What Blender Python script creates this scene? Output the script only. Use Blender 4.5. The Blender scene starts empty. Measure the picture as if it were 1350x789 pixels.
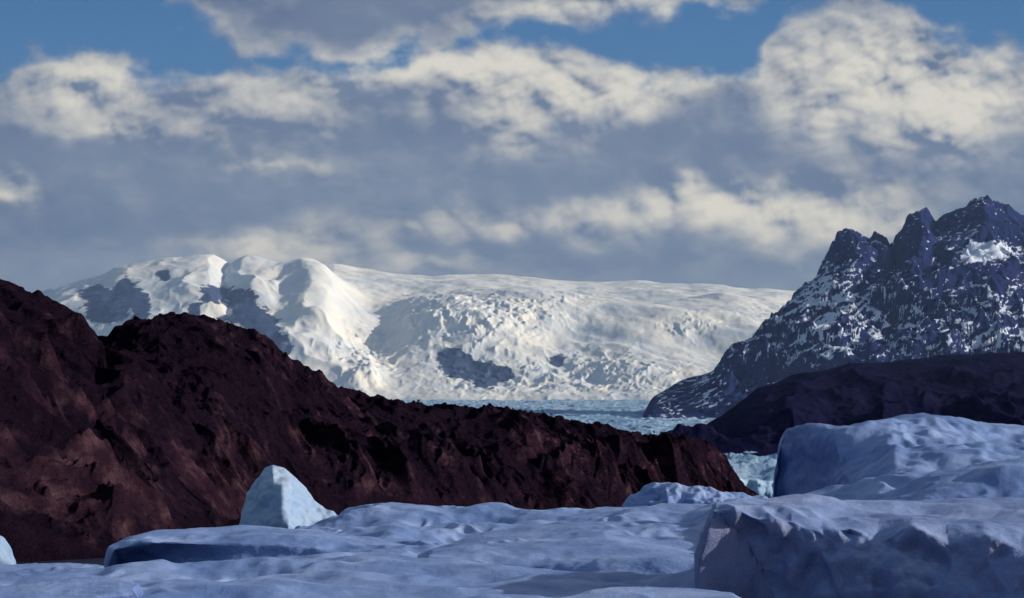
import bpy, math, numpy as np
from mathutils import Vector
rng=np.random.RandomState(7)
# ------------------------------------------------------------------ camera station
F=3187.0; HC=12.0; PITCH=math.atan(245.5/F); CP,SP=math.cos(PITCH),math.sin(PITCH)
def az(v):   # tangent of the elevation angle of a sight line
    w=394.5-np.asarray(v,float); return (F*SP+w*CP)/(F*CP-w*SP)
def ax(u,v): # tangent of the bearing
    w=394.5-np.asarray(v,float); return (np.asarray(u,float)-675.0)/(F*CP-w*SP)
def W(u,v,y): return np.stack([y*ax(u,v),y+0*u,HC+y*az(v)],-1)
def to_v(x,y,z):
    e=(z-HC)/y; w=F*(e*CP-SP)/(CP+e*SP); return 394.5-w
# ------------------------------------------------------------------ noise
PERM=rng.permutation(256); PERM=np.concatenate([PERM,PERM,PERM])
ANG=rng.rand(256)*2*np.pi; GX,GY=np.cos(ANG),np.sin(ANG)
G3=rng.randn(256,3); G3/=np.linalg.norm(G3,axis=1)[:,None]
def fade(t): return t*t*t*(t*(t*6-15)+10)
def perlin2(x,y,seed=0):
    x=x+seed*17.37; y=y+seed*9.71
    xf=np.floor(x); yf=np.floor(y); xi=xf.astype(int)&255; yi=yf.astype(int)&255
    fx=x-xf; fy=y-yf; u=fade(fx); v=fade(fy)
    def g(i,j):
        h=PERM[PERM[(xi+i)&255]+((yi+j)&255)]
        return GX[h]*(fx-i)+GY[h]*(fy-j)
    a=g(0,0); b=g(1,0); c=g(0,1); d=g(1,1)
    return 1.5*((a+(b-a)*u)*(1-v)+(c+(d-c)*u)*v)
def perlin3(P,seed=0):
    P=P+np.array([seed*17.3,seed*5.1,seed*9.9])
    Pf=np.floor(P); I=Pf.astype(int)&255; f=P-Pf; w=fade(f); out=0
    for i in (0,1):
        wx=w[...,0] if i else 1-w[...,0]
        for j in (0,1):
            wy=w[...,1] if j else 1-w[...,1]
            for k in (0,1):
                wz=w[...,2] if k else 1-w[...,2]
                h=PERM[PERM[PERM[(I[...,0]+i)&255]+((I[...,1]+j)&255)]+((I[...,2]+k)&255)]
                g=G3[h]
                out=out+wx*wy*wz*(g[...,0]*(f[...,0]-i)+g[...,1]*(f[...,1]-j)+g[...,2]*(f[...,2]-k))
    return out*1.5
def rot(x,y,a):
    c,s=math.cos(a),math.sin(a); return c*x-s*y,s*x+c*y
def fbm(x,y,o=5,gain=.5,seed=0,lac=2.03):
    s=0;a=1
    for k in range(o):
        s=s+a*perlin2(x,y,seed+k*3); x,y=rot(x*lac,y*lac,.6); a*=gain
    return s
def ridged(x,y,o=5,gain=.5,seed=0,lac=2.07):
    s=0;a=1;w=1
    for k in range(o):
        n=1-np.abs(perlin2(x,y,seed+k*3))*1.6; n=np.clip(n,0,1)**2
        s=s+a*n*w; w=np.clip(n*1.6,0,1); x,y=rot(x*lac,y*lac,.5);a*=gain
    return s-0.6
def billow(x,y,o=5,gain=.5,seed=0):
    s=0;a=1
    for k in range(o):
        n=perlin2(x,y,seed+k*3); s=s+a*np.sqrt(n*n+.004); x,y=rot(x*2.1,y*2.1,.7);a*=gain
    return s
def fbm3(P,o=4,gain=.5,seed=0):
    s=0;a=1
    for k in range(o):
        s=s+a*perlin3(P,seed+k*3); P=P*2.05; a*=gain
    return s
def ss(a,b,x):
    t=np.clip((x-a)/(b-a),0,1); return t*t*(3-2*t)
def smax(a,b,k):
    h=np.clip(.5+.5*(a-b)/k,0,1); return b*(1-h)+a*h+k*h*(1-h)
def prof(pts):
    p=np.array(pts,float); return lambda u: np.interp(u,p[:,0],p[:,1])
def blobs(u,v,L):
    s=0
    for b in L:
        s=s+b[4]*np.exp(-((u-b[0])/b[2])**2-((v-b[1])/b[3])**2)
    return s
# ------------------------------------------------------------------ mesh
def grid_mesh(name,P,mat,attrs=None,cols=None):
    m,n=P.shape[:2]; idx=np.arange(m*n).reshape(m,n)
    q=np.stack([idx[:-1,:-1],idx[:-1,1:],idx[1:,1:],idx[1:,:-1]],-1).reshape(-1,4)
    return raw_mesh(name,P.reshape(-1,3),q,mat,attrs,cols)
def raw_mesh(name,V,q,mat,attrs=None,cols=None,smooth=True):
    me=bpy.data.meshes.new(name); k=q.shape[1]
    me.vertices.add(len(V)); me.vertices.foreach_set('co',V.astype(np.float32).ravel())
    me.loops.add(q.size); me.loops.foreach_set('vertex_index',q.astype(np.int32).ravel())
    me.polygons.add(len(q)); me.polygons.foreach_set('loop_start',np.arange(0,q.size,k,dtype=np.int32))
    me.polygons.foreach_set('use_smooth',np.full(len(q),smooth))
    me.update(calc_edges=True)
    for a,d in (attrs or {}).items():
        t=me.attributes.new(a,'FLOAT','POINT'); t.data.foreach_set('value',d.astype(np.float32).ravel())
    for a,d in (cols or {}).items():
        t=me.attributes.new(a,'FLOAT_COLOR','POINT'); t.data.foreach_set('color',d.astype(np.float32).ravel())
    me.materials.append(mat); ob=bpy.data.objects.new(name,me); bpy.context.scene.collection.objects.link(ob); return ob
# ------------------------------------------------------------------ material helpers
def newmat(name):
    m=bpy.data.materials.new(name); m.use_nodes=True; nt=m.node_tree; nt.nodes.clear()
    o=nt.nodes.new('ShaderNodeOutputMaterial'); b=nt.nodes.new('ShaderNodeBsdfPrincipled')
    nt.links.new(b.outputs[0],o.inputs[0]); tc=nt.nodes.new('ShaderNodeTexCoord')
    return m,nt,b,tc.outputs['Object']
def noise(nt,co,scale,detail=6,rough=.55,stretch=None):
    if stretch:
        mp=nt.nodes.new('ShaderNodeMapping'); mp.inputs['Scale'].default_value=stretch; nt.links.new(co,mp.inputs[0]); co=mp.outputs[0]
    n=nt.nodes.new('ShaderNodeTexNoise'); n.inputs['Scale'].default_value=scale; n.inputs['Detail'].default_value=detail
    n.inputs['Roughness'].default_value=rough; nt.links.new(co,n.inputs['Vector']); return n.outputs['Fac']
def ramp(nt,f,stops):
    r=nt.nodes.new('ShaderNodeValToRGB'); e=r.color_ramp.elements
    while len(e)<len(stops): e.new(.5)
    for i,(p,c) in enumerate(stops): e[i].position=p; e[i].color=(*c,1)
    nt.links.new(f,r.inputs[0]); return r.outputs[0]
def attr(nt,n,out='Fac'):
    a=nt.nodes.new('ShaderNodeAttribute'); a.attribute_name=n; return a.outputs[out]
def mix(nt,f,a,b,blend='MIX'):
    m=nt.nodes.new('ShaderNodeMix'); m.data_type='RGBA'; m.blend_type=blend
    nt.links.new(f,m.inputs[0]) if hasattr(f,'links') else setattr(m.inputs[0],'default_value',f)
    for s,i in ((a,6),(b,7)):
        if hasattr(s,'links'): nt.links.new(s,m.inputs[i])
        else: m.inputs[i].default_value=(*s,1)
    return m.outputs[2]
def math_(nt,op,a,b):
    m=nt.nodes.new('ShaderNodeMath'); m.operation=op
    for s,i in ((a,0),(b,1)):
        if hasattr(s,'links'): nt.links.new(s,m.inputs[i])
        else: m.inputs[i].default_value=s
    return m.outputs[0]
def bump(nt,bs,h,dist,strength=1,prev=None):
    b=nt.nodes.new('ShaderNodeBump'); b.inputs['Distance'].default_value=dist; b.inputs['Strength'].default_value=strength
    nt.links.new(h,b.inputs['Height'])
    if prev is not None: nt.links.new(prev,b.inputs['Normal'])
    nt.links.new(b.outputs[0],bs.inputs['Normal']); return b.outputs[0]

m_snow,nt,bs,co=newmat('glaciated_snow_and_rock')
sc=ramp(nt,noise(nt,co,.005,7),[(.3,(.48,.55,.66)),(.7,(.72,.71,.69))])
rk=ramp(nt,noise(nt,co,.02,8,.65),[(.3,(.012,.025,.08)),(.6,(.035,.058,.14)),(.85,(.3,.33,.42))])
f=math_(nt,'ADD',attr(nt,'rock'),math_(nt,'MULTIPLY',math_(nt,'SUBTRACT',noise(nt,co,.03,8,.7),.5),1.1))
f=ramp(nt,f,[(.42,(0,0,0)),(.56,(1,1,1))])
nt.links.new(mix(nt,f,sc,rk),bs.inputs['Base Color']); bs.inputs['Roughness'].default_value=.75
bs.inputs['Specular IOR Level'].default_value=.1
bump(nt,bs,noise(nt,co,.025,9,.6),5,.6)
m_mt,nt,bs,co=newmat('mountain_rock_with_snow')
rk=ramp(nt,noise(nt,co,.012,10,.7),[(.3,(.008,.016,.075)),(.55,(.020,.031,.125)),(.8,(.05,.07,.22))])  # blue of shadow and haze is baked into the rock colour
f=math_(nt,'ADD',attr(nt,'snow'),math_(nt,'MULTIPLY',math_(nt,'SUBTRACT',noise(nt,co,.055,9,.78),.5),1.9))
f=ramp(nt,f,[(.53,(0,0,0)),(.64,(1,1,1))])
nt.links.new(mix(nt,f,rk,(.66,.74,.92)),bs.inputs['Base Color']); bs.inputs['Roughness'].default_value=.9
bs.inputs['Specular IOR Level'].default_value=0
bump(nt,bs,noise(nt,co,.04,10,.7),14,1)
m_br,nt,bs,co=newmat('brown_ridge_rock_and_scrub')
rk=ramp(nt,noise(nt,co,.13,10,.70,(1,.4,1)),[(.32,(.010,.006,.014)),(.50,(.028,.013,.023)),(.62,(.070,.036,.050)),(.78,(.20,.12,.14))])
vg=ramp(nt,noise(nt,co,.4,8,.68,(1,.4,1)),[(.3,(.005,.004,.010)),(.7,(.016,.008,.017))])
f=math_(nt,'ADD',attr(nt,'rock'),math_(nt,'MULTIPLY',math_(nt,'SUBTRACT',noise(nt,co,.05,9,.68,(1,.4,1)),.5),2.4))
f=ramp(nt,f,[(.42,(0,0,0)),(.82,(1,1,1))])
nt.links.new(mix(nt,f,vg,rk),bs.inputs['Base Color']); bs.inputs['Roughness'].default_value=.95
bs.inputs['Specular IOR Level'].default_value=0
b1=bump(nt,bs,noise(nt,co,.16,10,.68,(1,.4,1)),5.5,1.0); bump(nt,bs,noise(nt,co,1.0,5,.60,(1,.4,1)),.7,.9,b1)
m_dk,nt,bs,co=newmat('dark_wooded_hill')
nt.links.new(ramp(nt,noise(nt,co,.03,10,.72),[(.35,(.004,.005,.026)),(.7,(.015,.013,.048))]),bs.inputs['Base Color'])
bs.inputs['Roughness'].default_value=.95; bs.inputs['Specular IOR Level'].default_value=0; bump(nt,bs,noise(nt,co,.08,9,.7),6,.9)
m_gl,nt,bs,co=newmat('glacier_ice')
nt.links.new(ramp(nt,noise(nt,co,.02,9,.7,(1,.3,1)),[(.32,(.11,.21,.37)),(.5,(.22,.35,.52)),(.72,(.44,.55,.68))]),bs.inputs['Base Color'])
bs.inputs['Roughness'].default_value=.7; bs.inputs['Specular IOR Level'].default_value=.1; bump(nt,bs,noise(nt,co,.08,8,.65),4,.7)
def icemat(name,c0,c1,c2,clear,bd,sss):   # weathered crust on top; steep faces: clear ice darkened, shade put into the colour
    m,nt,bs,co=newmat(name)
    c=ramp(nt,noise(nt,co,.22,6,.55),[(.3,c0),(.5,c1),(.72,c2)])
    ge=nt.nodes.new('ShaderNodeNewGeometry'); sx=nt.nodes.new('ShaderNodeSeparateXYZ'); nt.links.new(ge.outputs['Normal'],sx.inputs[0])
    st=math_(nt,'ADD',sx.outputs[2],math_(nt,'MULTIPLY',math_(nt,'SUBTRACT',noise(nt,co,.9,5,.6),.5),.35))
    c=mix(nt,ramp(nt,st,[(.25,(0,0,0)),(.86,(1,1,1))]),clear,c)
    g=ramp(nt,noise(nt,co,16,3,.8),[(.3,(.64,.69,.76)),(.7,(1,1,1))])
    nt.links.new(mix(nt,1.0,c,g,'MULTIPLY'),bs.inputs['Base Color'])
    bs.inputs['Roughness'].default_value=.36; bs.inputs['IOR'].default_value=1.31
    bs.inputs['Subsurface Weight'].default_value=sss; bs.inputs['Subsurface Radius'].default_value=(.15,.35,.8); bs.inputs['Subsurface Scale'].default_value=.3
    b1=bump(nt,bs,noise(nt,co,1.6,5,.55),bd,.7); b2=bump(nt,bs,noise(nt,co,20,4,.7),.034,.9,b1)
    return m
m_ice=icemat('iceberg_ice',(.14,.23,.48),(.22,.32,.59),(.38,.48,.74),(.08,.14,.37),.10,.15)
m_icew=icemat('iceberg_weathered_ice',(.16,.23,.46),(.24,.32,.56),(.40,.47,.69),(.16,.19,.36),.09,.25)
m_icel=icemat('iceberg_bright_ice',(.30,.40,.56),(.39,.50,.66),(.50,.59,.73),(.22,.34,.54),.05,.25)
m_w,nt,bs,co=newmat('lake_water')
bs.inputs['Base Color'].default_value=(.03,.05,.09,1); bs.inputs['Roughness'].default_value=.12; bs.inputs['IOR'].default_value=1.33
bump(nt,bs,noise(nt,co,.5,5,.6),.3,.5)
m_f,nt,bs,co=newmat('scrub_foliage')
nt.links.new(ramp(nt,noise(nt,co,.5,3),[(.3,(.008,.005,.010)),(.7,(.024,.013,.020))]),bs.inputs['Base Color']); bs.inputs['Roughness'].default_value=1; bs.inputs['Specular IOR Level'].default_value=0

# ------------------------------------------------------------------ terrain
def zgl(y): return 39+.0421*(y-2200)
def slope_of(P):
    du=np.gradient(P,axis=1); dv=np.gradient(P,axis=0); n=np.cross(du,dv); n/=np.linalg.norm(n,axis=-1,keepdims=True)+1e-9; return n
def ridge(u,y,E,Yc,Yf,zf,p,back):
    yc=Yc(u); yf=Yf(u); t=(y-yf)/(yc-yf); H=HC+yc*az(E(u))
    tf=np.clip(t,0,1); fr=zf+(H-zf)*(1-(1-tf)**p)+np.minimum(t,0)*(H-zf)*1.2
    z=np.where(t<=1,fr,H-(y-yc)*back); return z,t
# -- snow mountain
uu=np.linspace(-260,1330,1200); yy=8700+np.linspace(0,1,520)**1.05*6200
U,Y=np.meshgrid(uu,yy); X=Y*ax(U,430)
E1=prof([(-260,470),(-60,430),(20,405),(50,393),(75,382),(110,372),(150,360),(160,353),(178,348),(200,344),(215,341),(250,338),(275,336),(288,342),(298,349),(306,341),(320,337),(345,340),(370,337),(400,342),(430,356),(450,373),(480,405),(520,450),(570,520),(1400,560)])
E2=prof([(-260,480),(300,385),(400,359),(440,356),(470,361),(520,367),(570,370),(640,371),(700,374),(760,380),(850,381),(950,385),(1025,389),(1060,392),(1330,400)])
Yf=lambda u:9300+0*u
wx=fbm(X/700,Y/700,3,seed=41)*22
z1,t1=ridge(U+wx,Y,E1,lambda u:11300+0*u,Yf,338,1.25,.5)
z2,t2=ridge(U,Y,E2,lambda u:14000+0*u,Yf,338,1.8,.4)
qx=X+fbm(X/300,Y/400,3,seed=43)*90
n1=ridged((qx+Y*.35)/480,Y/1000,4,.42,seed=3)*52+fbm(X/420,Y/600,4,.45,seed=9)*30
z1=z1+n1*np.clip(1.1-t1,0.03,1)*ss(-.05,.15,t1)
n2=fbm((X+.5*Y)/620,Y/900,4,.42,seed=13)*52
z2=z2+n2*ss(0,.15,t2)*np.clip(1.1-t2,0.05,1)
dm=[(620,10400,70,400,90),(700,11000,90,600,85),(560,10800,60,600,40),(840,10500,80,600,50),(930,11000,90,600,55),(490,10400,50,800,-60),(760,10000,60,400,-30),(1000,10600,60,600,35),(790,11900,70,500,-40)]
for a,b,c,d,h in dm: z2=z2+h*np.exp(-((U-a)/c)**2-((Y-b)/d)**2)
for a,b,c,d,h in [(420,10700,30,900,50),(372,10800,22,900,-40),(300,10700,25,700,-30)]: z1=z1+h*np.exp(-((U-a)/c)**2-((Y-b)/d)**2)
Z=smax(z1,z2,70)
v0=to_v(X,Y,Z)
rough=np.clip(blobs(U,v0,[(620,430,60,45,.8),(700,410,60,30,.8),(480,470,40,35,1),(905,430,35,15,.8),(770,490,90,25,.8),(560,420,40,30,.6),(640,500,70,20,.7),(850,500,60,20,.5),(1000,410,40,12,.3)]),0,1)*ss(376,396,v0)
qx=X+fbm(X/80,Y/120,3,seed=47)*40; qy=Y+fbm(X/80,Y/120,3,seed=48)*60
ice=ridged(qx/120,qy/160,4,.52,seed=21)*14+fbm(qx/50,qy/60,2,.6,seed=25)*4.5
Z=Z+ice*(rough*.95+.04)+fbm(X/220,Y/400,4,.45,seed=31)*9*ss(1.08,.9,t2)
Z=np.where(Y<9300,Z-(9300-Y)*.3,Z)
P=np.stack([X,Y,Z],-1); v0=to_v(X,Y,Z); nz=slope_of(P)[...,2]
rock=blobs(U,v0,[(125,387,26,11,1.2),(140,412,30,18,1.3),(165,380,15,16,1.15),(187,405,12,22,1.2),(215,362,12,9,1.1),(256,412,9,12,1.1),(282,388,26,15,1.1),(322,400,18,22,1.2),(345,430,24,22,1.3),(370,458,18,16,1.2),(300,420,40,8,.6),(328,343,16,3,.5),(595,470,20,12,1.4),(620,488,34,14,1.5),(660,494,20,10,1.3),(640,505,14,8,1),(735,475,14,9,1.2),(905,432,15,4,.4),(70,410,25,8,.6)])
rock=rock+.25*fbm(X/60,Y/90,4,.6,seed=51)-.10+.25*np.clip(.72-nz,0,1)*ss(420,380,U)
grid_mesh('snow_mountain',P,m_snow,{'rock':rock})
# -- right mountain
uu=np.linspace(836,1750,760); yy=4300+np.linspace(0,1,640)*2300
U,Y=np.meshgrid(uu,yy); X=Y*ax(U,400)
E=prof([(836,545),(842,538),(850,530),(870,517),(900,501),(930,488),(960,463),(985,440),(1000,425),(1020,400),(1040,380),(1060,362),(1075,350),(1090,336),(1100,325),(1108,312),(1120,305),(1132,305),(1145,312),(1158,306),(1167,311),(1175,325),(1185,305),(1198,290),(1208,280),(1216,273),(1224,275),(1234,292),(1245,285),(1262,279),(1275,274),(1290,262),(1303,256),(1315,262),(1330,272),(1350,285),(1420,300),(1520,270),(1620,330),(1750,360)])
jag=fbm(X/45,X*0+Y/600,4,.65,seed=66)*8*ss(850,960,U)
tw=ss(.35,1,(Y-4560)/1200); sh_=fbm(X/300,Y/300,4,.5,seed=67)*45*(1-tw)*ss(850,980,U)   # bend the spurs away from straight lines
z,t=ridge(U+jag*.4+sh_,Y,E,prof([(836,4850),(900,5150),(1100,5500),(1350,5900),(1750,6100)]),lambda u:4560+0*u,138,1.15,.8)
wx=fbm(X/260,Y/260,4,.5,seed=71)*150; wy=fbm(X/260,Y/260,4,.5,seed=72)*150
rn=ridged((X+.9*Y+wx)/380,(Y-.9*X+wy)/520,5,.50,seed=5)*70
z=z+rn*np.clip(1.10-t,.06,1)*ss(-.1,.35,t)*ss(870,1010,U)+jag*ss(.75,1,t)*.9*ss(900,1050,U)
z=z+ridged((X+wx)/90,(Y+wy)/110,4,.52,seed=15)*16*np.clip(1.25-t,.25,1)*ss(-.1,.35,t)*ss(870,1010,U)
z=z-np.maximum(0,z-zgl(Y)+6)*ss(862,838,U)
P=np.stack([X,Y,z],-1); v0=to_v(X,Y,z); n=slope_of(P)
sn=.13+.24*ss(330,400,v0)*ss(500,455,v0)+.30*(n[...,2]-.66)+.38*ridged((X+.8*z+wx*.3)/60,(z-.55*X+wy*.2)/16,5,.62,seed=61)
sn=sn+blobs(U,v0,[(1305,330,32,11,1.0),(1285,340,25,6,.6),(1330,450,60,30,.24),(1080,420,60,50,.14),(1150,390,60,40,.10),(920,505,40,20,.15),(1080,345,20,40,.15),(1260,310,40,25,.10)])
grid_mesh('rocky_mountain',P,m_mt,{'snow':sn})
# -- dark hill
uu=np.linspace(870,1750,520); yy=2350+np.linspace(0,1,300)*1900
U,Y=np.meshgrid(uu,yy); X=Y*ax(U,520)
E=prof([(870,600),(895,580),(905,573),(915,566),(950,547),(975,530),(1000,512),(1050,495),(1120,482),(1200,473),(1300,468),(1400,462),(1750,440)])
z,t=ridge(U,Y,E,prof([(870,2650),(950,2850),(1100,3200),(1750,3600)]),prof([(870,2480),(1750,2400)]),zgl(2440),1.2,.35)
z=z+(ridged(X/150,Y/260,4,.5,seed=8)*20+fbm(X/40,Y/60,3,.6,seed=18)*5)*np.clip(1.15-t,.15,1)*ss(-.1,.2,t)
grid_mesh('wooded_hill',np.stack([X,Y,z],-1),m_dk)
# -- glacier
uu=np.linspace(380,1500,900); s=np.linspace(0,1,700); yy=2210*(9500/2210)**s
U,Y=np.meshgrid(uu,yy); X=Y*ax(U,560)
Y=Y+fbm(X/90,Y/400,4,seed=2)*60*np.exp(-s*6)[:,None]
z=zgl(Y)+ridged((X+.3*Y)/110,(Y-.2*X)/60,4,.55,seed=12)*5+fbm(X/25,Y/35,2,.6,seed=14)*2-3+fbm(X/500,Y/500,3,seed=16)*6
z=z-14*np.exp(-s*12)[:,None]
P=np.stack([X,Y,z],-1)
fr=[]
for k in range(14):
    f=k/14; R=P[0].copy(); zt=np.maximum(R[:,2],1)
    R[:,2]=-3+(zt+3)*f; R[:,1]+=-10*(1-f)+fbm(R[:,0]/14,R[:,2]/9,4,.6,seed=19)*5; fr.append(R)
P[:,:,2]=np.maximum(P[:,:,2],1+perlin2(X/13,Y/13,3)*2)
P=np.concatenate([np.array(fr),P],0)
grid_mesh('glacier',P,m_gl)
# -- brown ridge
uu=np.linspace(-330,1040,1150)
YF=prof([(-330,300),(0,375),(150,410),(280,540),(400,780),(600,1000),(800,1300),(1000,1750),(1040,1800)])
YC=prof([(-330,820),(0,900),(150,1100),(300,1250),(500,1350),(665,1450),(800,1600),(900,1750),(1000,1900),(1040,1950)])
tt=np.concatenate([np.linspace(-.08,.35,480,endpoint=False),np.linspace(.35,1.05,400),np.linspace(1.06,1.6,30)])
U,T=np.meshgrid(uu,tt); Y=YF(U)+T*(YC(U)-YF(U)); X=Y*ax(U,540)
E=prof([(-330,320),(-100,352),(0,382),(40,396),(85,412),(105,424),(128,449),(140,450),(152,442),(175,431),(205,426),(250,429),(290,434),(330,442),(350,452),(368,468),(385,485),(405,493),(430,508),(455,522),(490,531),(540,541),(590,548),(635,547),(650,541),(665,537),(685,542),(710,550),(760,559),(800,572),(840,579),(870,579),(900,574),(920,578),(937,590),(952,609),(968,629),(985,645),(1000,657),(1040,690)])
z,t=ridge(U,Y,E,YC,YF,0,1.4,.35)
Es=prof([(-330,400),(-100,425),(0,462),(60,492),(120,540),(170,590),(220,635),(262,680),(300,730),(1040,900)])
zs,ts=ridge(U,Y,Es,prof([(-330,470),(0,520),(280,640),(1040,3000)]),YF,0,1.25,.30)
w=np.clip(1.1-t,.05,1)*ss(-.05,.15,t)
wx=fbm(X/70,Y/70,4,.5,seed=81)*25; wy=fbm(X/70,Y/70,4,.5,seed=82)*35
z=z+(ridged((X+.3*Y+wx)/130,(Y-.3*X+wy)/260,5,.5,seed=4)*19+ridged((X+wx)/34,(Y+wy)/90,4,.52,seed=24)*6.0)*w*(Y/1100)
z=z+ridged((X+wx*.4)/13,(Y+wy*.4)/32,3,.5,seed=26)*1.5*(Y/1100)*ss(0,.15,t)
zs=zs+(ridged((X-.3*Y+wx*.4)/34,(Y+.3*X+wy*.4)/80,4,.5,seed=34)*8+ridged((X+wx*.3)/9,(Y+wy*.3)/24,3,.5,seed=36)*1.6)*ss(-.05,.2,ts)
Z=np.where(U<330,smax(z,zs,3),z)
Z=Z+fbm(X/8,Y/20,2,.5,seed=44)*.7*np.clip(Y/1000,.4,2)+np.clip(fbm(X/6,Y/10,2,.6,seed=46),0,1)*1.4*ss(.8,1,t)
P=np.stack([X,Y,Z],-1); n=slope_of(P)
rock=.16+.8*(.80-n[...,2])+.35*fbm(X/50,Y/120,4,.6,seed=54)
v0=to_v(X,Y,Z); rock=rock+blobs(U,v0,[(100,620,120,70,.26),(250,650,60,40,.2),(330,445,70,25,.2),(600,590,250,30,.05)])
grid_mesh('brown_ridge',P,m_br,{'rock':rock})
VV=[];QQ=[];cnt=0
ri=np.concatenate([rng.randint(815,881,700),rng.randint(60,870,2400)]); ci=rng.randint(60,1100,len(ri))
clump=perlin2(X[ri,ci]/40,Y[ri,ci]/60,77)
for k in range(len(ri)):
    if clump[k]<.05: continue
    c=P[ri[k],ci[k]]; d=c[1]/1000; r=(.5+rng.rand()**2*1.6)*max(.5,d*.7); h=r*(1.0+rng.rand()*.9)
    nl=16
    q=rng.randn(nl,3); q/=np.linalg.norm(q,axis=1)[:,None]; q*=(rng.rand(nl,1)**.4)
    ctr=c+np.array([0,0,h*.4])+q*np.array([r*.7,r*.7,h*.6])
    for e in ctr:
        a=rng.randn(3,3)*r*.28; VV.append(e+a); QQ.append([cnt,cnt+1,cnt+2]); cnt+=3
raw_mesh('scrub_trees',np.concatenate(VV),np.array(QQ),m_f,smooth=False)
bpy.ops.mesh.primitive_plane_add(size=160000,location=(0,20000,0)); o=bpy.context.object; o.name='lake_water'; o.data.materials.append(m_w)

# ------------------------------------------------------------------ valley haze (real thin scattering air over the glacier basin)
m_h=bpy.data.materials.new('haze'); m_h.use_nodes=True; nt=m_h.node_tree; nt.nodes.clear()
o=nt.nodes.new('ShaderNodeOutputMaterial'); vs=nt.nodes.new('ShaderNodeVolumeScatter'); vs.inputs['Density'].default_value=3.2e-5
vs.inputs['Color'].default_value=(.38,.58,1,1); vs.inputs['Anisotropy'].default_value=.1; nt.links.new(vs.outputs[0],o.inputs['Volume'])
bpy.ops.mesh.primitive_cube_add(size=1,location=(0,9300,702)); o=bpy.context.object; o.name='valley_haze'; o.scale=(16000,14000,1400); o.data.materials.append(m_h)

# ------------------------------------------------------------------ icebergs
YS=1.6
def guide(pts,n,sig):
    p=np.array(pts,float); d=np.hypot(np.diff(p[:,0]),np.diff(p[:,1])); t=np.r_[0,np.cumsum(d)]; t/=t[-1]
    s=np.linspace(0,1,n); q=np.stack([np.interp(s,t,p[:,i]) for i in range(3)],-1)
    k=max(1,int(n*sig)); w=np.exp(-np.linspace(-2,2,2*k+1)**2); w/=w.sum(); out=q.copy()
    for i in range(3):
        a=q[:,i]; pad=np.r_[2*a[0]-a[k:0:-1],a,2*a[-1]-a[-2:-k-2:-1]]; out[:,i]=np.convolve(pad,w,'valid')
    return W(out[:,0],out[:,1],out[:,2]*YS)
def pchip_rows(L,cnt):
    L=np.array(L); K=len(L)
    h=np.array([np.linalg.norm(L[i+1]-L[i],axis=-1).mean() for i in range(K-1)])
    dl=(L[1:]-L[:-1])/h[:,None,None]; m=np.zeros_like(L); m[0]=dl[0]; m[-1]=dl[-1]
    for i in range(1,K-1):
        a,b=dl[i-1],dl[i]; w1=2*h[i]+h[i-1]; w2=h[i]+2*h[i-1]
        with np.errstate(all='ignore'):
            hm=(w1+w2)/(w1/a+w2/b)
        m[i]=np.where(a*b>0,hm,0)
    m=np.nan_to_num(m); rows=[]
    for i in range(K-1):
        for t in np.linspace(0,1,cnt[i],endpoint=False):
            rows.append((2*t**3-3*t*t+1)*L[i]+(t**3-2*t*t+t)*h[i]*m[i]+(-2*t**3+3*t*t)*L[i+1]+(t**3-t*t)*h[i]*m[i+1])
    rows.append(L[-1]); return np.array(rows)
def iceberg(guides,n=420,m=46,amp=.12,sc=2.2,fine=.012,pits=0,ps=.6,seed=0,sig=.018,mat=None,front=.3,backdrop=3.0,und=.3,us=7.0,cups=.10):
    G=[guide(g,n,sig) for g in guides]
    b=G[0].copy(); b[:,2]=-1.5; b[:,1]+=front
    k1=G[-1].copy(); k1[:,2]-=.35; k1[:,1]+=1.2
    k2=G[-1].copy(); k2[:,2]=-1.5; k2[:,1]+=backdrop
    L=[b]+G+[k1,k2]; cnt=[40]+[m]*(len(G)-1)+[12,14]
    P=pchip_rows(L,cnt)
    ic=40+m*(len(G)-1); rw=.25+.75*ss(0,m*.8,np.abs(np.arange(P.shape[0])-ic))
    def cap(col,sgn):
        out=[]
        for k in range(1,15):
            f=(k/14)**1.5; c=col.copy(); c[:,0]+=sgn*.45*math.sin(min(1,f*6)*math.pi/2)
            c[:,2]=col[:,2]-(col[:,2]+1.5)*f; out.append(c)
        return out
    Lc=cap(P[:,0],-1)[::-1]; Rc=cap(P[:,-1],1)
    P=np.concatenate([np.stack(Lc,1),P,np.stack(Rc,1)],1)
    N=slope_of(P)
    d=amp*fbm3(P/np.array([sc,sc*1.5,sc*.9]),3,.42,seed)*(.5+.5*rw[:,None])+fine*fbm3(P/.35,3,.55,seed+50)
    d=d+und*fbm3(P/np.array([us,us*1.7,us]),2,.4,seed+80)*rw[:,None]
    cm=ss(-.25,.35,perlin3(P/np.array([6,9,6]),seed+60))
    d=d-cups*cm*ss(.0,.55,np.abs(perlin3(P/np.array([1.1,2.6,1.1]),seed+61)))
    if pits:
        q=P/np.array([ps,ps,ps*1.25]); q=q+.25*np.stack([perlin3(q*.8,3),perlin3(q*.8,8),perlin3(q*.8,15)],-1)
        wall=ss(.85,.5,np.abs(N[...,2]))
        d=d-pits*(ss(-.1,.6,perlin3(q,seed+7))+.22*ss(-.2,.6,perlin3(q*2.3,seed+3)))*(.12+.88*wall)
    P=P+N*d[...,None]
    return grid_mesh('iceberg',P,mat or m_ice)
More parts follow.
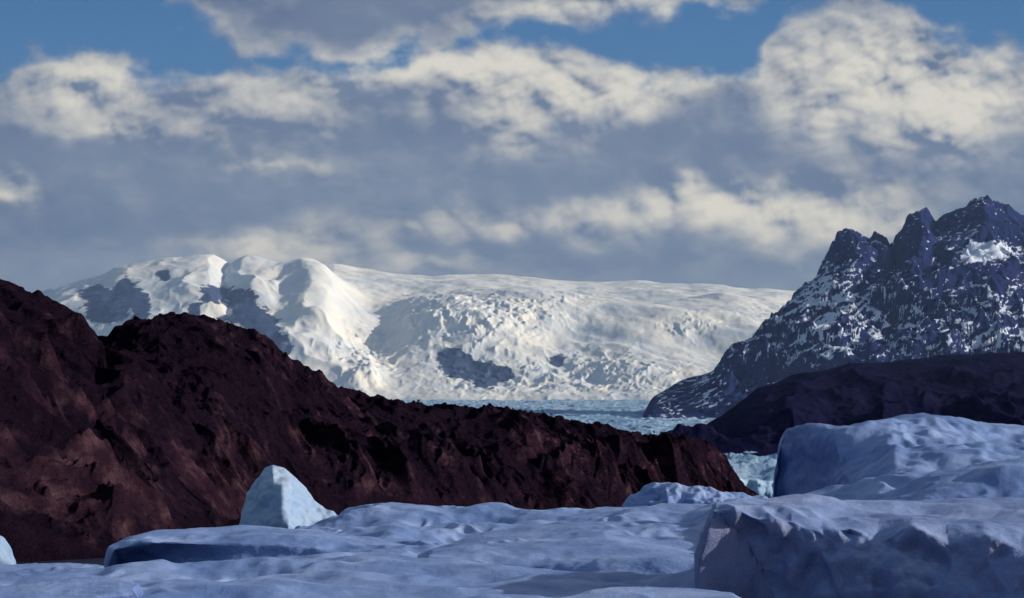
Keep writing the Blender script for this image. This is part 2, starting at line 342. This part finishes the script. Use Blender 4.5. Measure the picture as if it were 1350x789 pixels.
# sail
iceberg([[(326,704,106),(380,704,104),(440,700,106)],
 [(327,676,107),(345,662,106),(372,660,105.0),(400,672,106.5),(425,683,107),(445,686,107)],
 [(328,655,108),(340,632,107.6),(360,626,107),(382,634,107),(400,652,107.6),(418,668,108),(445,682,108)],
 [(329,650,109),(340,630,109),(348,616,109),(360,613,109),(376,617,109),(390,628,109),(402,644,109),(414,660,109),(428,671,109),(446,680,109)]],n=220,m=40,amp=.3,sc=1.8,sig=.02,seed=1,und=.25,us=3,mat=m_icel)
# long mid slab
iceberg([[(395,722,74),(600,738,70),(800,730,66),(1040,725,62)],
 [(395,704,82),(500,696,80),(620,710,77),(700,698,76),(820,696,74),(940,690,73),(1060,688,72)],
 [(394,697,88),(500,683,88),(600,690,86),(720,684,86),(820,683,84),(940,676,82),(1060,673,80)],
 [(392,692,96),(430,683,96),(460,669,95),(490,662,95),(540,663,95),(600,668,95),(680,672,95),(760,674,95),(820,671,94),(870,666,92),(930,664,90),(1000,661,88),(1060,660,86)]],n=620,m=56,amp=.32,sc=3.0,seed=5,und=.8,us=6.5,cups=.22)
# hummock
iceberg([[(816,682,98),(900,684,97),(1010,684,96)],
 [(818,667,99),(850,660,99),(880,654,98),(930,660,98),(1010,666,97)],
 [(818,668,101),(826,655,101),(842,646,101),(860,638,101),(880,636,101),(905,640,101),(930,644,101),(960,651,100),(1010,657,100)]],n=260,m=40,amp=.5,sc=1.5,seed=9,und=.2,sig=.01)
# mound, with a steep lip added to draw a dark edge line
iceberg([[(560,800,48),(700,802,47.4),(850,802,47),(960,802,46.6),(1014,806,45)],
 [(562,748,53.6),(640,752,53.2),(700,757,53),(850,766,51.6),(960,770,50.4),(1013,792,48.6)],
 [(566,736,54.2),(640,738,54.0),(700,741,53.8),(850,746,52.6),(960,752,51.4),(1011,782,49.4)],
 [(572,730,60),(640,722,61),(700,714,61),(820,709,60),(930,718,59),(1006,752,56)],
 [(580,722,67),(640,704,68),(700,693,68),(760,688,68),(820,688,68),(880,692,67),(930,700,66),(970,714,64),(995,732,62),(1008,755,58)]],n=520,m=46,amp=.16,sc=2.6,seed=13,und=.35,us=6,sig=.012)
# left slab with undercut lip
iceberg([[(156,756,67.6),(250,752,66.4),(400,748,65),(560,752,62),(700,767,60)],
 [(157,741,67.2),(250,733,66.6),(400,730,65.6),(560,740,62),(700,758,60)],
 [(151,725,66.7),(200,716,66.6),(300,715,66.6),(400,718,66),(520,728,65),(620,743,62),(700,752,60)],
 [(150,720,69),(163,712,70),(200,701,72),(260,694,74),(330,692,75),(400,695,75),(450,703,74),(500,711,72),(560,720,69),(620,731,66),(700,745,62)]],n=560,m=46,amp=.18,sc=2.4,seed=17,front=.6,und=.3,sig=.012)
# broad front slab
iceberg([[(-120,850,34),(200,850,33),(500,850,32),(800,850,32),(1004,830,35)],
 [(-120,806,38),(200,786,40),(500,776,41),(800,786,40),(1000,796,40)],
 [(-120,796,42),(0,784,43),(200,764,46),(450,748,48),(600,756,47),(800,770,45),(960,770,43),(1000,784,41)],
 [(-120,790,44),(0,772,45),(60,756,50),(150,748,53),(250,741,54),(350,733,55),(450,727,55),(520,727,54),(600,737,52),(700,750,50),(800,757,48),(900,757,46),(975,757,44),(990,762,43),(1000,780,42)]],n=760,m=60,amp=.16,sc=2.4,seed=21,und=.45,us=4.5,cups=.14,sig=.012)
iceberg([[(-60,770,76),(60,765,75),(152,762,74)],[(-60,745,84),(0,743,84),(40,741,84),(100,742,82),(150,748,80)]],n=200,m=40,amp=.1,sc=1.5,seed=25)
iceberg([[(-60,752,88),(-10,752,88),(20,748,88)],[(-60,700,90),(-20,695,90),(2,707,90),(10,718,90),(20,742,90)]],n=100,m=40,amp=.12,sc=1.2,seed=27,mat=m_icel)
iceberg([[(-60,800,36),(60,795,36),(180,785,37)],[(-60,770,40),(0,764,40),(60,757,41),(120,758,41),(165,763,40),(182,772,39)]],n=220,m=40,amp=.07,sc=1.2,seed=29,und=.1)
iceberg([[(735,830,32),(860,830,32),(985,825,32)],[(735,790,35),(780,778,36),(850,774,37),(920,776,37),(965,782,36),(990,795,35)]],n=220,m=40,amp=.06,sc=1.2,seed=31,und=.1)
# big back right berg: shadowed wall on its left, long slope on the right
iceberg([[(1033,690,76),(1060,690,73),(1100,680,66),(1150,668,60),(1200,662,57),(1420,664,54)],
 [(1032,640,76),(1060,640,73.5),(1100,636,68),(1140,622,65),(1180,610,63),(1260,612,62),(1420,612,60)],
 [(1031,600,76),(1060,596,73),(1100,594,69.5),(1135,588,69),(1170,578,69),(1230,580,70),(1300,588,70),(1420,588,70)],
 [(1032,578,76),(1036,565,76),(1060,559,74),(1085,558,73),(1110,562,73),(1130,562,74),(1160,556,77),(1190,551,79),(1215,547,80),(1260,551,80),(1300,559,80),(1420,562,80)]],n=440,m=44,amp=.30,sc=2.1,seed=35,und=.5,us=5,sig=.010,cups=.22)
iceberg([[(1040,700,54),(1150,700,52),(1420,710,48)],
 [(1042,676,57),(1120,662,56),(1220,652,55),(1420,648,52)],
 [(1044,656,62),(1080,646,62),(1120,635,61),(1160,628,60),(1200,626,60),(1240,620,59),(1290,609,59),(1420,600,58)]],n=420,m=44,amp=.25,sc=2.2,seed=39,und=.5,us=5,cups=.2)
# prow-shaped front right berg
iceberg([[(1022,840,40.5),(1150,840,39.8),(1420,840,38.0)],
 [(1012,770,40.9),(1100,765,40.2),(1420,775,38.8)],
 [(980,708,40.9),(1080,722,40.5),(1200,735,40.1),(1420,742,39.2)],
 [(941,674,40.6),(975,674,40.6),(1010,686,40.7),(1045,680,40.8),(1085,702,40.7),(1120,692,40.6),(1160,708,40.6),(1205,698,40.3),(1250,716,40.1),(1300,706,40),(1350,722,39.8),(1420,716,39.6)],
 [(943,668,41.4),(1000,667,42.2),(1050,672,42.5),(1110,681,43),(1180,686,43),(1280,694,42),(1420,698,42)],
 [(952,665,46),(1000,662,48),(1080,660,50),(1180,658,52),(1300,657,52),(1420,658,52)]],n=520,m=48,amp=.12,sc=1.6,pits=.26,ps=.70,seed=43,mat=m_icew,und=.40,us=4,sig=.010,cups=.20)

# ------------------------------------------------------------------ sky with clouds
du=np.arange(-45,1396,1.5); o1=np.geomspace(1,4500,60)
ua=np.r_[(-45-o1)[::-1],du,1396+o1]
dv=np.arange(-30,545,1.5); va=np.r_[-(30+np.geomspace(1,2600,50))[::-1],dv,545+np.geomspace(3,160,14)]
u,v=np.meshgrid(ua,va)
TOP=prof([(-9000,90),(-100,95),(0,84),(40,68),(120,66),(175,75),(215,95),(250,88),(330,78),(400,74),(480,76),(545,72),(560,54),(620,48),(660,60),(700,52),(740,55),(800,75),(860,92),(900,88),(940,92),(965,105),(985,90),(1010,65),(1030,25),(1060,0),(1120,-25),(1180,-5),(1225,30),(1260,50),(1300,62),(1350,64),(1600,20),(9000,60)])
LOW=prof([(-9000,-90),(-100,-60),(120,-35),(200,-2),(260,30),(300,80),(560,80),(600,52),(640,38),(760,42),(840,28),(920,12),(1000,3),(1040,-20),(1350,-45),(9000,-90)])
a=u+fbm(u/130,v/90,3,.45,seed=90)*20; b=v+fbm(u/130,v/90,3,.45,seed=95)*14
def dens(x,y): return fbm(x/70,y/48,6,.5,seed=70)+.6*billow(x/40,y/30,4,.5,seed=75)
d=np.maximum((b-TOP(a))/22,(LOW(a)-b)/20)+dens(u,v)-.2
alpha=ss(-.45,1.4,d)
LIT=[(110,112,95,42,1.0),(150,166,70,14,.7),(235,55,50,22,.35),(340,125,110,36,.60),(300,160,60,22,.3),(470,97,75,26,.7),(560,80,60,25,.45),(620,95,60,45,.7),(730,105,110,45,.95),(690,175,60,26,.6),(780,140,70,30,.4),(860,112,70,22,.6),(935,100,55,16,.7),(1130,85,120,75,.95),(1270,120,120,62,1.0),(1240,180,60,20,.7),(1080,150,60,30,.3),(370,219,60,12,.5),(10,242,40,16,.7),(925,250,60,22,.8),(1000,285,120,32,.95),(1130,290,90,32,.8),(830,288,110,22,.6),(600,300,150,16,.4),(370,326,110,22,.8),(520,350,150,14,.35),(810,8,150,18,.8),(690,22,70,16,.5),(1100,250,120,20,.35),(690,300,60,16,.35)]
aa=a+fbm(u/60,v/42,5,.48,seed=98)*17; bb=b+fbm(u/60,v/42,5,.48,seed=99)*12
L0=np.clip(blobs(aa,bb,LIT),0,1.1)
def H(x,y): return .8*billow(x/85,y/64,4,.45,seed=110)+.5*fbm(x/120,y/80,6,.48,seed=120)
h0=H(u,v); S=(h0-H(u+5,v-7))*1.3+(h0-H(u+18,v-22))*1.2
low=fbm(u/180,v/60,4,.5,seed=130)
soft=ss(330,190,v)*.4+.6
lit=L0*(.74+.68*S*soft)+np.exp(-((d-.9)/1.0)**2)*.15*ss(180,90,v)+.06*low+.06*S*soft
lit=np.clip(lit,0,1.3); lit=1-np.exp(-1.35*lit**1.2); lit=lit/.83
shadA=np.array([.090,.138,.25]); shadB=np.array([.19,.245,.36])
k=np.clip(.45+.30*fbm(u/300,v/90,4,.42,seed=140)+.10*S+.35*blobs(u,v,[(600,215,260,50,.6),(850,350,200,20,-1.0),(450,180,120,30,-.2),(100,300,180,60,-.7),(700,240,70,18,-.5),(1250,240,160,30,-.4),(420,25,130,25,-.2),(240,250,150,50,.5),(300,340,200,20,.6)]),0,1)[...,None]
sh=shadA*(1-k)+shadB*k
litc=np.array([.67,.66,.61])
L=np.clip(lit,0,1)[...,None]; C=sh*(1-L)+litc*L
blue=np.array([.035,.120,.31])*(1-ss(-200,120,v)[...,None])+np.array([.060,.17,.37])*ss(-200,120,v)[...,None]
A=alpha[...,None]; C=blue*(1-A)+C*A
D=np.stack([ax(u,v),np.ones_like(u),az(v)],-1); D/=np.linalg.norm(D,axis=-1,keepdims=True)
edge=np.exp(-np.maximum(0,np.abs(u-675)-2600)/700)*np.exp(-np.maximum(0,-v-1500)/500)
edge=np.where((np.abs(u-675)>5100)|(v<-2550),0,edge)
m_s=bpy.data.materials.new('sky_clouds'); m_s.use_nodes=True; nt=m_s.node_tree; nt.nodes.clear()
o=nt.nodes.new('ShaderNodeOutputMaterial'); e=nt.nodes.new('ShaderNodeEmission'); tr=nt.nodes.new('ShaderNodeBsdfTransparent'); mx=nt.nodes.new('ShaderNodeMixShader')
nt.links.new(attr(nt,'cloud','Color'),e.inputs[0]); nt.links.new(attr(nt,'cover'),mx.inputs[0]); nt.links.new(tr.outputs[0],mx.inputs[1]); nt.links.new(e.outputs[0],mx.inputs[2]); nt.links.new(mx.outputs[0],o.inputs[0])
grid_mesh('sky',D*60000.0,m_s,{'cover':edge},{'cloud':np.concatenate([C,np.ones_like(L)],-1)})

# ------------------------------------------------------------------ light, world, camera
sd=Vector((.93,.04,.35)).normalized()
w=bpy.data.worlds.new('World'); bpy.context.scene.world=w; w.use_nodes=True; nt=w.node_tree
bg=nt.nodes['Background']; bg.inputs[1].default_value=.11
sk=nt.nodes.new('ShaderNodeTexSky'); sk.sky_type='NISHITA'; sk.sun_disc=False; sk.sun_elevation=math.asin(sd.z); sk.sun_rotation=math.atan2(sd.x,sd.y)
nt.links.new(sk.outputs[0],bg.inputs[0])
l=bpy.data.lights.new('sun','SUN'); l.energy=4.8; l.angle=math.radians(.5); l.color=(1,.93,.82)
lo=bpy.data.objects.new('sun',l); bpy.context.scene.collection.objects.link(lo); lo.rotation_euler=sd.to_track_quat('Z','Y').to_euler()
c=bpy.data.cameras.new('camera'); c.lens=F/1350*36; c.sensor_width=36; c.sensor_fit='HORIZONTAL'; c.clip_start=1; c.clip_end=250000
cam=bpy.data.objects.new('camera',c); bpy.context.scene.collection.objects.link(cam); cam.location=(0,0,HC); cam.rotation_euler=(math.pi/2+PITCH,0,0)
sc=bpy.context.scene; sc.camera=cam; sc.view_settings.view_transform='Standard'; sc.view_settings.look='None'; sc.view_settings.exposure=0
